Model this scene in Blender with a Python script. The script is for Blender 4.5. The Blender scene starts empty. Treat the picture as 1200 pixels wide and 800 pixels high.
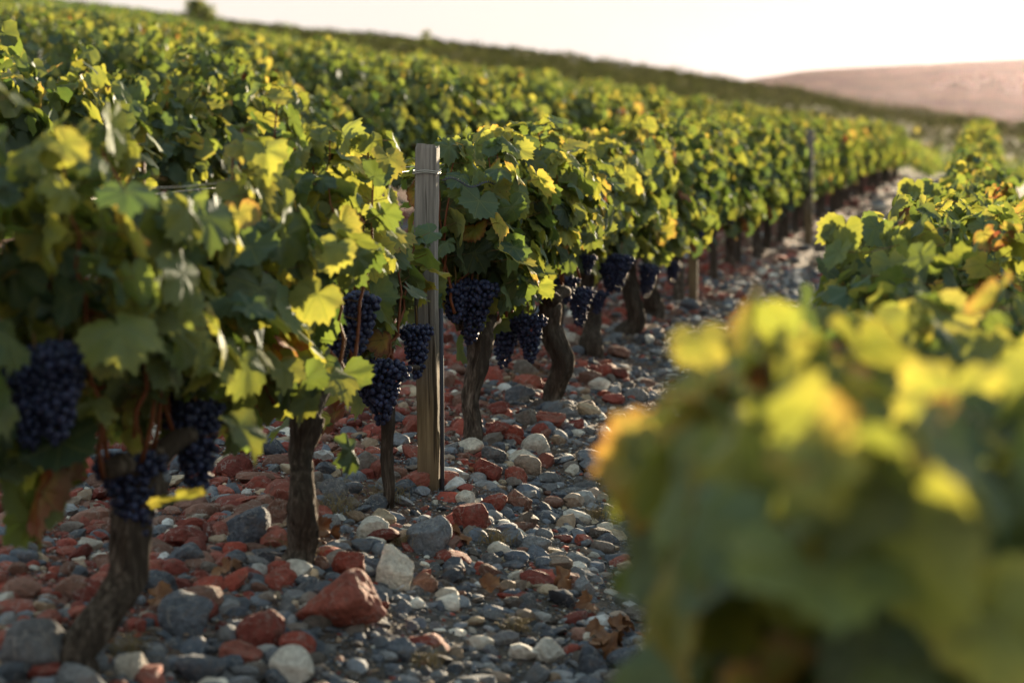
import bpy, math, random
import numpy as np
from mathutils import Vector, Matrix, Euler

random.seed(7)
RNG = np.random.default_rng(7)
S = bpy.context.scene
COL = S.collection
R = math.radians

# ------------------------------------------------------------------ camera, world, sun, exposure
FPX = 2333.0                                    # focal length in pixels of a 1200 px wide picture (70 mm)
PITCH = math.atan(255 / FPX)
YAW = math.atan(550 / FPX * math.cos(PITCH))
CAM = Vector((0.0, 0.0, 1.2))
cd = bpy.data.cameras.new("camera")
cam = bpy.data.objects.new("camera", cd)
COL.objects.link(cam)
cam.location = CAM
cam.rotation_euler = (math.pi / 2 - PITCH, 0, YAW)
cd.sensor_width = 36.0
cd.lens = FPX / 1200 * 36
cd.clip_start = 0.05
cd.clip_end = 20000
cd.dof.use_dof = True
cd.dof.focus_distance = 6.9
cd.dof.aperture_fstop = 2.2
cd.dof.aperture_blades = 9
S.camera = cam
CROT = Euler((math.pi / 2 - PITCH, 0, YAW)).to_matrix()

SUN_EL, SUN_AZ = R(4.8), R(4.2)                 # azimuth east of +Y
W = bpy.data.worlds.new("World")
S.world = W
W.use_nodes = True
wn, wl = W.node_tree.nodes, W.node_tree.links
bg = wn["Background"]
sky = wn.new("ShaderNodeTexSky")
sky.sky_type = 'NISHITA'
sky.sun_disc = False
sky.sun_elevation = SUN_EL
sky.sun_rotation = SUN_AZ
sky.altitude = 300
sky.air_density = 1.0
sky.dust_density = 0.4
sky.ozone_density = 1.0
# sky brightness is capped: bright parts round the low sun level off softly (x / (1 + (x/c)^3)^(1/3) per channel)
w_sep = wn.new("ShaderNodeSeparateColor"); w_com = wn.new("ShaderNodeCombineColor")
wl.new(sky.outputs[0], w_sep.inputs[0])
for ch, c in enumerate((0.79, 0.71, 0.635)):
    def wm(op, a, b):
        n = wn.new("ShaderNodeMath"); n.operation = op
        for sock, v in zip(n.inputs, (a, b)):
            if isinstance(v, bpy.types.NodeSocket): wl.new(v, sock)
            else: sock.default_value = v
        return n.outputs[0]
    x = w_sep.outputs[ch]
    y_ = wm('POWER', wm('ADD', wm('POWER', wm('DIVIDE', x, c), 3.0), 1.0), 1 / 3)
    wl.new(wm('DIVIDE', x, y_), w_com.inputs[ch])
wl.new(w_com.outputs[0], bg.inputs[0])
bg.inputs[1].default_value = 0.15

sd = bpy.data.lights.new("sun", 'SUN')
sd.energy = 2.0
sd.angle = R(0.8)
sd.color = (1.0, 0.80, 0.54)
sun = bpy.data.objects.new("sun", sd)
COL.objects.link(sun)
sdir = Vector((math.sin(SUN_AZ) * math.cos(SUN_EL), math.cos(SUN_AZ) * math.cos(SUN_EL), math.sin(SUN_EL)))
sun.rotation_euler = sdir.to_track_quat('Z', 'Y').to_euler()
sun.location = (0, 0, 30)

S.view_settings.view_transform = 'Standard'
S.view_settings.look = 'None'
S.view_settings.gamma = 1
S.view_settings.use_curve_mapping = False
S.view_settings.exposure = 3.15
S.render.engine = 'CYCLES'
cy = S.cycles
cy.use_denoising = True
cy.max_bounces = 8
cy.diffuse_bounces = 3
cy.glossy_bounces = 2
cy.transmission_bounces = 4
cy.transparent_max_bounces = 4
cy.volume_bounces = 1
cy.sample_clamp_indirect = 6
cy.caustics_reflective = False
cy.caustics_refractive = False

# ------------------------------------------------------------------ helpers
def softplus(t):
    t = np.asarray(t, dtype=float)
    return np.where(t > 30, t, np.log1p(np.exp(np.minimum(t, 30))))

def sstep(a, b, t):
    t = np.clip((np.asarray(t, dtype=float) - a) / (b - a), 0, 1)
    return t * t * (3 - 2 * t)

TILT = 0.14
def terrain(x, y):
    """height of the ground: a slope tilted across the rows, a crest where the near block of rows ends"""
    x = np.asarray(x, dtype=float); y = np.asarray(y, dtype=float)
    u = -x
    us = u - 1.12 * 20 * softplus((u - 112) / 20)
    us = us + 7 * softplus((-40 - us) / 7)                       # flattens into the valley on the low side
    z = TILT * (us - 2.0)
    w_left = sstep(8, 55, u)
    z = z + w_left * 0.0055 * np.clip(y - 60, 0, 700)
    yc = 88 - 4 * softplus((88 - y) / 4)                           # dips behind the crest, rises to the next field, then falls to the valley
    z = z + (1 - w_left) * (-0.042 * 5 * softplus((yc - 50) / 5) + 2.1 * sstep(95, 230, y) - 0.021 * 20 * softplus((np.minimum(y, 1500) - 330) / 20))
    z = z - w_left * 0.06 * 20 * softplus((np.minimum(y, 1500) - 690) / 20)
    z = z + 0.36 * sstep(8, 46, y) * sstep(-1.5, -0.2, x) * sstep(75, 55, y)   # the low row climbs a bank towards its far end
    near = sstep(60, 30, y)
    z = z + near * (0.018 * np.sin(x * 3.1 + 0.7 * np.sin(y * 1.3)) * np.sin(y * 1.9 + x) + 0.012 * np.sin(x * 7.3 + y * 4.1))
    ridge = np.cos((x + 2.0) / 2.15 * 2 * np.pi)                   # earth drawn up a little under each row
    z = z + near * 0.03 * (ridge - 1)
    return z

def tz(x, y):
    return float(terrain(x, y))

def ray(px, py):
    return CROT @ Vector(((px - 600) / FPX, -(py - 400) / FPX, -1.0))

def ground_at(px, py):
    """where the sight line through a point of the photograph meets the ground"""
    d = ray(px, py)
    t, step = 1.0, 0.05
    while t < 400:
        p = CAM + d * t
        if p.z < tz(p.x, p.y):
            break
        t += step
    a, b = t - step, t
    for _ in range(20):
        m = (a + b) / 2
        p = CAM + d * m
        if p.z < tz(p.x, p.y): b = m
        else: a = m
    return CAM + d * b

def on_plane(px, py, x):
    d = ray(px, py)
    return CAM + d * ((x - CAM.x) / d.x)

def mesh_obj(name, verts, faces_flat, sizes, mats, parent=None, attrs=None, midx=None, smooth=True):
    """ONE mesh object from numpy arrays. faces_flat: vertex indices in a row; sizes: corners per face"""
    me = make_mesh(name, verts, faces_flat, sizes, mats, attrs, midx, smooth)
    return link(name, me, parent)

def make_mesh(name, verts, faces_flat, sizes, mats, attrs=None, midx=None, smooth=True):
    me = bpy.data.meshes.new(name)
    verts = np.asarray(verts, dtype=np.float32)
    faces_flat = np.asarray(faces_flat, dtype=np.int32)
    sizes = np.asarray(sizes, dtype=np.int32)
    me.vertices.add(len(verts))
    me.vertices.foreach_set("co", verts.ravel())
    me.loops.add(len(faces_flat))
    me.loops.foreach_set("vertex_index", faces_flat)
    me.polygons.add(len(sizes))
    starts = np.concatenate([[0], np.cumsum(sizes)[:-1]]).astype(np.int32)
    me.polygons.foreach_set("loop_start", starts)
    me.polygons.foreach_set("loop_total", sizes)
    if midx is not None:
        me.polygons.foreach_set("material_index", np.asarray(midx, dtype=np.int32))
    me.polygons.foreach_set("use_smooth", np.full(len(sizes), bool(smooth)))
    for k, v in (attrs or {}).items():
        v = np.asarray(v, dtype=np.float32)
        if v.ndim == 1:
            a = me.attributes.new(k, 'FLOAT', 'POINT'); a.data.foreach_set("value", v)
        else:
            a = me.attributes.new(k, 'FLOAT_VECTOR', 'POINT'); a.data.foreach_set("vector", v.ravel())
    for m in mats:
        me.materials.append(m)
    me.update(calc_edges=True)
    me.validate()
    return me

def link(name, me, parent=None, loc=None, rot=None, scale=None):
    o = bpy.data.objects.new(name, me)
    COL.objects.link(o)
    if parent is not None: o.parent = parent
    if loc is not None: o.location = loc
    if rot is not None: o.rotation_euler = rot
    if scale is not None: o.scale = scale
    return o

def tag(o, label=None, cat=None, group=None, kind=None):
    if label: o["label"] = label
    if cat: o["category"] = cat
    if group: o["group"] = group
    if kind: o["kind"] = kind
    return o

def empty(name, loc, rz=0.0):
    o = bpy.data.objects.new(name, None)
    COL.objects.link(o)
    o.empty_display_size = 0.1
    o.location = loc
    o.rotation_euler = (0, 0, rz)
    return o

class Soup:
    """collects pieces of one mesh"""
    def __init__(s): s.v, s.f, s.n, s.m, s.a, s.k = [], [], [], [], {}, 0
    def add(s, v, f, n, mi=0, **attrs):
        v = np.asarray(v, dtype=np.float32)
        s.v.append(v); s.f.append(np.asarray(f, dtype=np.int64) + s.k); s.n.append(np.asarray(n)); s.m.append(np.full(len(n), mi))
        for key, val in attrs.items(): s.a.setdefault(key, []).append(np.asarray(val, dtype=np.float32))
        s.k += len(v)
    def mesh(s, name, mats, smooth=True):
        return make_mesh(name, np.concatenate(s.v), np.concatenate(s.f), np.concatenate(s.n), mats,
                         {k: np.concatenate(v) for k, v in s.a.items()}, np.concatenate(s.m), smooth)

def unit(a):
    return a / np.maximum(np.linalg.norm(a, axis=-1, keepdims=True), 1e-9)

def tube(pts, rad, sides=6, caps=True):
    """a tapered tube along a polyline -> verts, faces, sizes"""
    pts = np.asarray(pts, dtype=float); n = len(pts)
    rad = np.broadcast_to(np.asarray(rad, dtype=float), (n,))
    tan = unit(np.gradient(pts, axis=0))
    ref = np.array([0.0, 0, 1]) if abs(tan[0][2]) < 0.9 else np.array([1.0, 0, 0])
    us = []
    u = unit(np.cross(tan[0], ref))
    for i in range(n):
        u = unit(u - tan[i] * np.dot(u, tan[i])); us.append(u)
    us = np.array(us); vs = np.cross(tan, us)
    ang = np.linspace(0, 2 * np.pi, sides, endpoint=False)
    ring = us[:, None] * np.cos(ang)[None, :, None] + vs[:, None] * np.sin(ang)[None, :, None]
    v = (pts[:, None] + ring * rad[:, None, None]).reshape(-1, 3)
    i = np.arange(n - 1)[:, None] * sides; j = np.arange(sides)[None]; j2 = (j + 1) % sides
    q = np.stack([i + j, i + j2, i + sides + j2, i + sides + j], -1).reshape(-1)
    sz = [4] * ((n - 1) * sides)
    if caps:
        q = np.concatenate([q, np.arange(sides)[::-1], np.arange(sides) + (n - 1) * sides]); sz += [sides, sides]
    return v, q, sz

def wob(p, freq, rng, octaves=3):
    """smooth pseudo-noise of points, about -1..1"""
    out = np.zeros(len(p)); amp = 1.0
    for o in range(octaves):
        for _ in range(3):
            k = unit(rng.normal(size=3)) * freq
            out += amp * np.sin(p @ k + rng.uniform(0, 6.28)) / 2.2
        amp *= 0.5; freq *= 2.1
    return out

def icosphere(sub):
    import bmesh
    bm = bmesh.new()
    bmesh.ops.create_icosphere(bm, subdivisions=sub, radius=1.0)
    v = np.array([x.co[:] for x in bm.verts]); f = np.array([[q.index for q in x.verts] for x in bm.faces])
    bm.free()
    return v, f
ICO = {k: icosphere(k) for k in (1, 2, 3, 4, 5)}

# ------------------------------------------------------------------ materials
def mat(name):
    m = bpy.data.materials.new(name); m.use_nodes = True
    nt = m.node_tree
    return m, nt, nt.nodes["Principled BSDF"], nt.nodes["Material Output"]

class N:
    """small node-building shorthand"""
    def __init__(s, nt): s.t = nt
    def new(s, typ, **kw):
        n = s.t.nodes.new(typ)
        for k, v in kw.items(): setattr(n, k, v)
        return n
    def set(s, sock, v):
        if isinstance(v, bpy.types.NodeSocket): s.t.links.new(v, sock)
        else: sock.default_value = v
    def math(s, op, a, b=0.0, c=None, clamp=False):
        n = s.new("ShaderNodeMath", operation=op); n.use_clamp = clamp
        s.set(n.inputs[0], a); s.set(n.inputs[1], b)
        if c is not None: s.set(n.inputs[2], c)
        return n.outputs[0]
    def mix(s, f, a, b, mode='MIX'):
        n = s.new("ShaderNodeMix", data_type='RGBA', blend_type=mode)
        s.set(n.inputs[0], f)
        for sock, v in ((n.inputs[6], a), (n.inputs[7], b)):
            s.set(sock, v if isinstance(v, bpy.types.NodeSocket) else (*v, 1.0))
        return n.outputs[2]
    def noise(s, scale, vec=None, detail=4.0, rough=0.55, dim='3D'):
        n = s.new("ShaderNodeTexNoise"); n.inputs["Scale"].default_value = scale
        n.inputs["Detail"].default_value = detail; n.inputs["Roughness"].default_value = rough
        if vec is not None: s.t.links.new(vec, n.inputs["Vector"])
        return n.outputs[0]
    def ramp(s, f, stops):
        n = s.new("ShaderNodeValToRGB"); e = n.color_ramp.elements
        while len(e) < len(stops): e.new(0.5)
        for x, (p, c) in zip(e, stops): x.position = p; x.color = (*c, 1.0) if len(c) == 3 else c
        s.t.links.new(f, n.inputs[0]); return n.outputs[0]
    def sm(s, f, a, b):
        n = s.new("ShaderNodeMapRange", interpolation_type='SMOOTHSTEP')
        s.set(n.inputs[0], f); n.inputs[1].default_value = a; n.inputs[2].default_value = b
        return n.outputs[0]
    def attr(s, name):
        return s.new("ShaderNodeAttribute", attribute_name=name)
    def bump(s, h, strength, dist, bsdf):
        n = s.new("ShaderNodeBump"); n.inputs["Strength"].default_value = strength; n.inputs["Distance"].default_value = dist
        s.t.links.new(h, n.inputs["Height"]); s.t.links.new(n.outputs[0], bsdf.inputs["Normal"]); return n.outputs[0]

def leaf_material(name, veins=True):
    m, nt, b, out = mat(name); g = N(nt)
    at = g.attr("leaf")                                             # u, v, random
    sep = g.new("ShaderNodeSeparateXYZ"); nt.links.new(at.outputs["Vector"], sep.inputs[0])
    u, v, rnd = sep.outputs
    age = g.attr("age").outputs["Fac"]
    edge = g.attr("edge").outputs["Fac"]
    geo = g.new("ShaderNodeNewGeometry")
    pos = g.new("ShaderNodeTexCoord").outputs["Object"]
    n1 = g.noise(28.0, pos, 3.0)
    n2 = g.noise(9.0, pos, 2.0)
    # yellowing starts at the margin and between the veins
    a2 = g.math('MULTIPLY_ADD', g.math('SUBTRACT', n1, 0.5), 0.28, age)
    em = g.math('MULTIPLY', g.math('POWER', edge, 2.6), g.math('MULTIPLY', g.sm(age, 0.22, 0.8), 0.40))
    a3 = g.math('ADD', a2, em)
    col = g.ramp(a3, [(0.0, (0.026, 0.058, 0.040)), (0.26, (0.052, 0.092, 0.040)), (0.48, (0.13, 0.155, 0.026)), (0.68, (0.29, 0.27, 0.03)),
                      (0.86, (0.42, 0.22, 0.03)), (1.0, (0.22, 0.06, 0.022))])
    tcol = g.ramp(a3, [(0.0, (0.095, 0.18, 0.018)), (0.26, (0.215, 0.285, 0.020)), (0.48, (0.44, 0.44, 0.025)), (0.68, (0.62, 0.50, 0.035)),
                       (0.86, (0.70, 0.34, 0.03)), (1.0, (0.40, 0.09, 0.02))])
    hs = g.new("ShaderNodeHueSaturation")
    g.set(hs.inputs["Value"], g.math('MULTIPLY_ADD', rnd, 0.55, 0.72)); nt.links.new(col, hs.inputs["Color"])
    hs.inputs["Saturation"].default_value = 0.98
    col = hs.outputs[0]
    h2 = g.new("ShaderNodeHueSaturation"); h2.inputs["Saturation"].default_value = 0.92; nt.links.new(tcol, h2.inputs["Color"])
    g.set(h2.inputs["Value"], g.math('MULTIPLY_ADD', rnd, 0.45, 0.70)); tcol = h2.outputs[0]
    if veins:
        best = None
        for deg, w in ((0, 1.0), (52, 0.9), (-52, 0.9), (108, 0.75), (-108, 0.75)):
            dx, dy = math.sin(R(deg)), math.cos(R(deg))
            al = g.math('MULTIPLY_ADD', u, dx, g.math('MULTIPLY', v, dy))
            cr = g.math('ABSOLUTE', g.math('MULTIPLY_ADD', u, dy, g.math('MULTIPLY', v, -dx)))
            wid = g.math('MULTIPLY_ADD', al, -0.012, 0.022)
            ln = g.math('SUBTRACT', 1.0, g.math('DIVIDE', cr, g.math('MAXIMUM', wid, 0.006)), clamp=True)
            ln = g.math('MULTIPLY', ln, g.math('GREATER_THAN', al, 0.0))
            # side veins run off each main vein
            sv = g.math('FRACT', g.math('MULTIPLY_ADD', al, 8.0, g.math('MULTIPLY', cr, -6.5)))
            sv = g.math('SUBTRACT', 1.0, g.math('MULTIPLY', g.math('ABSOLUTE', g.math('SUBTRACT', sv, 0.5)), 7.0), clamp=True)
            near = g.math('MULTIPLY', g.sm(cr, 0.22, 0.02), g.math('GREATER_THAN', al, 0.05))
            ln = g.math('MAXIMUM', ln, g.math('MULTIPLY', g.math('MULTIPLY', sv, near), 0.32))
            best = ln if best is None else g.math('MAXIMUM', best, ln)
        col = g.mix(g.math('MULTIPLY', best, 0.65), col, (0.23, 0.26, 0.09))
        tcol = g.mix(g.math('MULTIPLY', best, 0.55), tcol, (0.12, 0.16, 0.03))
        hgt = g.math('ADD', g.math('MULTIPLY', best, -0.8), g.math('MULTIPLY', n1, 1.1))
        g.bump(hgt, 0.55, 0.006, b)
    # brown specks on the older leaves
    spk = g.math('MULTIPLY', g.sm(g.noise(95.0, pos, 2.0), 0.63, 0.70), g.sm(age, 0.30, 0.62))
    spk = g.math('MULTIPLY', spk, g.sm(n2, 0.42, 0.58))
    col = g.mix(spk, col, (0.14, 0.055, 0.02))
    tcol = g.mix(spk, tcol, (0.16, 0.05, 0.01))
    under = g.mix(0.5, col, (0.13, 0.17, 0.10))                     # leaves are paler and matt underneath
    col = g.mix(geo.outputs["Backfacing"], col, under)
    nt.links.new(col, b.inputs["Base Color"])
    g.set(b.inputs["Roughness"], g.math('MULTIPLY_ADD', geo.outputs["Backfacing"], 0.20, g.math('MULTIPLY_ADD', n2, 0.2, 0.52)))
    b.inputs["Specular IOR Level"].default_value = 0.0
    gl = g.new("ShaderNodeBsdfGlossy"); gl.inputs["Color"].default_value = (0.9, 0.95, 1.0, 1)
    nt.links.new(b.inputs["Roughness"].links[0].from_socket, gl.inputs["Roughness"])
    if b.inputs["Normal"].links: nt.links.new(b.inputs["Normal"].links[0].from_socket, gl.inputs["Normal"])
    lw = g.new("ShaderNodeLayerWeight"); lw.inputs[0].default_value = 0.5
    gm = g.new("ShaderNodeMixShader")
    g.set(gm.inputs[0], g.math('MULTIPLY_ADD', g.math('POWER', lw.outputs["Facing"], 3.0), 0.10, 0.045))
    nt.links.new(b.outputs[0], gm.inputs[1]); nt.links.new(gl.outputs[0], gm.inputs[2])
    tr = g.new("ShaderNodeBsdfTranslucent"); nt.links.new(tcol, tr.inputs[0])
    mx = g.new("ShaderNodeMixShader"); mx.inputs[0].default_value = 0.40
    nt.links.new(gm.outputs[0], mx.inputs[1]); nt.links.new(tr.outputs[0], mx.inputs[2])
    nt.links.new(mx.outputs[0], out.inputs[0])
    return m

M_LEAF = leaf_material("vine_leaf")
M_LEAF_FAR = leaf_material("vine_leaf_far", veins=False)

def scrub_material():
    m, nt, b, out = mat("scrub_leaf"); g = N(nt)
    rnd = g.new("ShaderNodeSeparateXYZ"); nt.links.new(g.attr("leaf").outputs["Vector"], rnd.inputs[0])
    col = g.ramp(rnd.outputs[2], [(0.0, (0.026, 0.034, 0.015)), (0.5, (0.056, 0.066, 0.022)), (1.0, (0.105, 0.105, 0.032))])
    nt.links.new(col, b.inputs["Base Color"]); b.inputs["Roughness"].default_value = 0.8; b.inputs["Specular IOR Level"].default_value = 0.05
    tr = g.new("ShaderNodeBsdfTranslucent"); nt.links.new(col, tr.inputs[0])
    mx = g.new("ShaderNodeMixShader"); mx.inputs[0].default_value = 0.3
    nt.links.new(b.outputs[0], mx.inputs[1]); nt.links.new(tr.outputs[0], mx.inputs[2]); nt.links.new(mx.outputs[0], out.inputs[0])
    return m
M_SCRUB = scrub_material()

def bark_material(name, c0, c1, c2, scale=1.0):
    m, nt, b, out = mat(name); g = N(nt)
    mp = g.new("ShaderNodeMapping"); mp.inputs["Scale"].default_value = (1, 1, 0.09)
    nt.links.new(g.new("ShaderNodeTexCoord").outputs["Object"], mp.inputs[0])
    a = g.noise(75 * scale, mp.outputs[0], 6.0, 0.65)
    c = g.noise(11 * scale, mp.outputs[0], 3.0)
    col = g.ramp(a, [(0.30, c0), (0.52, c1), (0.75, c2)])
    col = g.mix(g.sm(c, 0.45, 0.7), col, tuple(x * 0.6 for x in c1))
    nt.links.new(col, b.inputs["Base Color"]); b.inputs["Roughness"].default_value = 0.92
    b.inputs["Specular IOR Level"].default_value = 0.2
    g.bump(a, 0.9, 0.012, b)
    return m
M_BARK = bark_material("vine_bark", (0.018, 0.014, 0.012), (0.075, 0.060, 0.050), (0.25, 0.21, 0.18))

def simple(name, col, rough, spec=0.3, bump=None, var=0.25, scale=40):
    m, nt, b, out = mat(name); g = N(nt)
    n = g.noise(scale, g.new("ShaderNodeTexCoord").outputs["Object"], 4.0)
    c = g.mix(n, tuple(x * (1 - var) for x in col), tuple(min(1, x * (1 + var)) for x in col))
    nt.links.new(c, b.inputs["Base Color"]); b.inputs["Roughness"].default_value = rough
    b.inputs["Specular IOR Level"].default_value = spec
    if bump: g.bump(n, bump[0], bump[1], b)
    return m
M_CANE = simple("cane_bark", (0.17, 0.058, 0.026), 0.6, 0.3, (0.4, 0.003), 0.5, 60)
M_PETIOLE = simple("petiole", (0.16, 0.095, 0.03), 0.5)
M_WIRE = simple("galvanised_wire", (0.42, 0.41, 0.38), 0.45, 0.5)
M_WIRE.node_tree.nodes["Principled BSDF"].inputs["Metallic"].default_value = 0.7
M_STEEL = simple("weathered_steel", (0.055, 0.06, 0.08), 0.8, 0.2)

def grape_material():
    m, nt, b, out = mat("grape_skin"); g = N(nt)
    pos = g.new("ShaderNodeTexCoord").outputs["Object"]
    rnd = g.attr("berry").outputs["Fac"]
    bloom = g.math('MULTIPLY', g.sm(g.noise(170.0, pos, 4.0, 0.6), 0.30, 0.72), g.math('MULTIPLY_ADD', rnd, 0.55, 0.35))
    base = g.mix(rnd, (0.006, 0.006, 0.016), (0.022, 0.009, 0.018))
    col = g.mix(bloom, base, (0.062, 0.105, 0.25))
    nt.links.new(col, b.inputs["Base Color"])
    g.set(b.inputs["Roughness"], g.math('MULTIPLY_ADD', bloom, 0.35, 0.42))
    b.inputs["Specular IOR Level"].default_value = 0.28
    return m
M_GRAPE = grape_material()

def wood_material():
    m, nt, b, out = mat("weathered_wood"); g = N(nt)
    tc = g.new("ShaderNodeTexCoord").outputs["Object"]
    mp = g.new("ShaderNodeMapping"); mp.inputs["Scale"].default_value = (1, 1, 0.035)
    nt.links.new(tc, mp.inputs[0])
    a = g.noise(95, mp.outputs[0], 6.0, 0.62)
    crack = g.sm(g.noise(42, mp.outputs[0], 3.0, 0.5), 0.60, 0.66)
    blot = g.noise(6, tc, 3.0)
    sep = g.new("ShaderNodeSeparateXYZ"); nt.links.new(tc, sep.inputs[0])
    grey = g.ramp(a, [(0.25, (0.09, 0.086, 0.083)), (0.5, (0.20, 0.19, 0.18)), (0.8, (0.33, 0.31, 0.295))])
    tan = g.ramp(a, [(0.25, (0.085, 0.06, 0.035)), (0.5, (0.20, 0.15, 0.09)), (0.8, (0.33, 0.26, 0.16))])
    low = g.sm(g.math('MULTIPLY_ADD', blot, 0.45, sep.outputs[2]), 0.95, 0.45)
    col = g.mix(low, grey, tan)
    col = g.mix(g.math('MULTIPLY', crack, 0.8), col, (0.025, 0.02, 0.016))
    dirt = g.sm(g.math('MULTIPLY_ADD', blot, 0.25, sep.outputs[2]), 0.30, 0.12)
    col = g.mix(g.math('MULTIPLY', dirt, 0.55), col, (0.08, 0.055, 0.04))
    nt.links.new(col, b.inputs["Base Color"]); b.inputs["Roughness"].default_value = 0.85
    b.inputs["Specular IOR Level"].default_value = 0.2
    g.bump(g.math('SUBTRACT', a, crack), 0.6, 0.006, b)
    return m
M_WOOD = wood_material()

def stone_material(name):
    """stone colour comes with each stone (attribute tone); grain, veins, lichen and earth on top of it"""
    m, nt, b, out = mat(name); g = N(nt)
    pos = g.new("ShaderNodeTexCoord").outputs["Object"]
    tone = g.attr("tone").outputs["Color"]
    a = g.noise(55, pos, 6.0, 0.65); c = g.noise(14, pos, 4.0, 0.6)
    k = g.math('MULTIPLY_ADD', a, 1.5, g.math('MULTIPLY_ADD', c, 1.0, -0.15))
    hs = g.new("ShaderNodeHueSaturation"); g.set(hs.inputs["Value"], k); nt.links.new(tone, hs.inputs["Color"])
    col = hs.outputs[0]
    vein = g.sm(g.math('ABSOLUTE', g.math('SUBTRACT', g.noise(9, pos, 5.0, 0.6), 0.5)), 0.012, 0.0)
    col = g.mix(g.math('MULTIPLY', vein, 0.45), col, (0.42, 0.40, 0.38))
    lich = g.math('MULTIPLY', g.sm(g.noise(120, pos, 3.0), 0.60, 0.72), g.sm(c, 0.5, 0.62))
    col = g.mix(g.math('MULTIPLY', lich, 0.5), col, (0.34, 0.33, 0.29))
    dust = g.sm(g.noise(22, pos, 4.0, 0.7), 0.52, 0.68)
    col = g.mix(g.math('MULTIPLY', dust, 0.45), col, (0.165, 0.125, 0.105))
    nt.links.new(col, b.inputs["Base Color"]); b.inputs["Roughness"].default_value = 0.82
    b.inputs["Specular IOR Level"].default_value = 0.3
    g.bump(g.math('MULTIPLY_ADD', c, 1.1, a), 1.0, 0.014, b)
    return m
M_STONE = stone_material("stone")

def ground_material():
    m, nt, b, out = mat("stony_earth"); g = N(nt)
    pos = g.new("ShaderNodeTexCoord").outputs["Object"]
    sep = g.new("ShaderNodeSeparateXYZ"); nt.links.new(pos, sep.inputs[0])
    vo = g.new("ShaderNodeTexVoronoi"); vo.inputs["Scale"].default_value = 34; nt.links.new(pos, vo.inputs["Vector"])
    big = g.noise(0.9, pos, 4.0); mid = g.noise(5.0, pos, 5.0, 0.65); fine = g.noise(90, pos, 4.0, 0.7)
    lv = g.new("ShaderNodeSeparateColor"); nt.links.new(vo.outputs["Color"], lv.inputs[0])
    grit = g.ramp(lv.outputs[0], [(0.0, (0.05, 0.05, 0.054)), (0.45, (0.10, 0.105, 0.112)), (0.7, (0.14, 0.115, 0.10)), (1.0, (0.22, 0.215, 0.21))])
    soil = g.mix(fine, (0.075, 0.062, 0.054), (0.14, 0.118, 0.10))
    soil = g.mix(g.sm(sep.outputs[1], 12.0, 26.0), soil, g.mix(fine, (0.080, 0.052, 0.038), (0.13, 0.086, 0.062)))
    col = g.mix(g.sm(mid, 0.42, 0.62), soil, grit)
    # redder earth under and behind the post row
    redz = g.math('MULTIPLY', g.sm(g.math('MULTIPLY_ADD', big, 1.6, sep.outputs[0]), -0.6, -1.7), 0.75)
    col = g.mix(redz, col, g.mix(fine, (0.13, 0.045, 0.03), (0.23, 0.085, 0.055)))
    # farther off: dry grass and earth between the rows, woods and fields in the valley
    fld = g.noise(0.035, pos, 5.0, 0.6)
    field = g.ramp(fld, [(0.3, (0.045, 0.055, 0.022)), (0.55, (0.085, 0.082, 0.035)), (0.75, (0.12, 0.095, 0.05))])
    col = g.mix(g.sm(sep.outputs[1], 52.0, 90.0), col, field)
    nt.links.new(col, b.inputs["Base Color"]); b.inputs["Roughness"].default_value = 0.95
    b.inputs["Specular IOR Level"].default_value = 0.15
    g.bump(g.math('SUBTRACT', fine, g.math('MULTIPLY', vo.outputs["Distance"], 1.4)), 0.8, 0.02, b)
    return m
M_GROUND = ground_material()

def hill_material():
    m, nt, b, out = mat("wooded_hill"); g = N(nt)
    pos = g.new("ShaderNodeTexCoord").outputs["Object"]
    a = g.noise(0.011, pos, 6.0, 0.65); c = g.noise(0.08, pos, 4.0, 0.7)
    col = g.ramp(g.math('MULTIPLY_ADD', c, 0.5, g.math('MULTIPLY', a, 0.6)), [(0.38, (0.018, 0.024, 0.016)), (0.52, (0.06, 0.056, 0.04)), (0.68, (0.19, 0.15, 0.11))])
    nt.links.new(col, b.inputs["Base Color"]); b.inputs["Roughness"].default_value = 1.0
    b.inputs["Specular IOR Level"].default_value = 0.0
    return m
M_HILL = hill_material()

# ------------------------------------------------------------------ ground, hills, haze
def grow(start, stop, step, ratio):
    out = [start]
    while abs(out[-1] - start) < abs(stop - start):
        out.append(out[-1] + step * (1 if stop > start else -1)); step *= ratio
    return out
xs = sorted(set(np.round(grow(-6.6, -420, 0.3, 1.06)[1:] + list(np.arange(-6.6, 1.8, 0.12)) + grow(1.8, 4000, 0.25, 1.10), 3)))
ys = sorted(set(np.round(grow(-1.0, -60, 0.4, 1.2)[1:] + list(np.arange(-1.0, 14, 0.14)) + grow(14, 9000, 0.2, 1.035), 3)))
X, Y = np.meshgrid(xs, ys, indexing='ij')
Z = terrain(X, Y)
nx, ny = X.shape
ii = (np.arange(nx - 1)[:, None] * ny + np.arange(ny - 1)[None]).ravel()
q = np.stack([ii, ii + ny, ii + ny + 1, ii + 1], -1).ravel()
gnd = mesh_obj("ground", np.stack([X, Y, Z], -1).reshape(-1, 3), q, np.full(len(q) // 4, 4), [M_GROUND])
tag(gnd, "stony earth of the vineyard slope", kind="structure")

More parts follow.
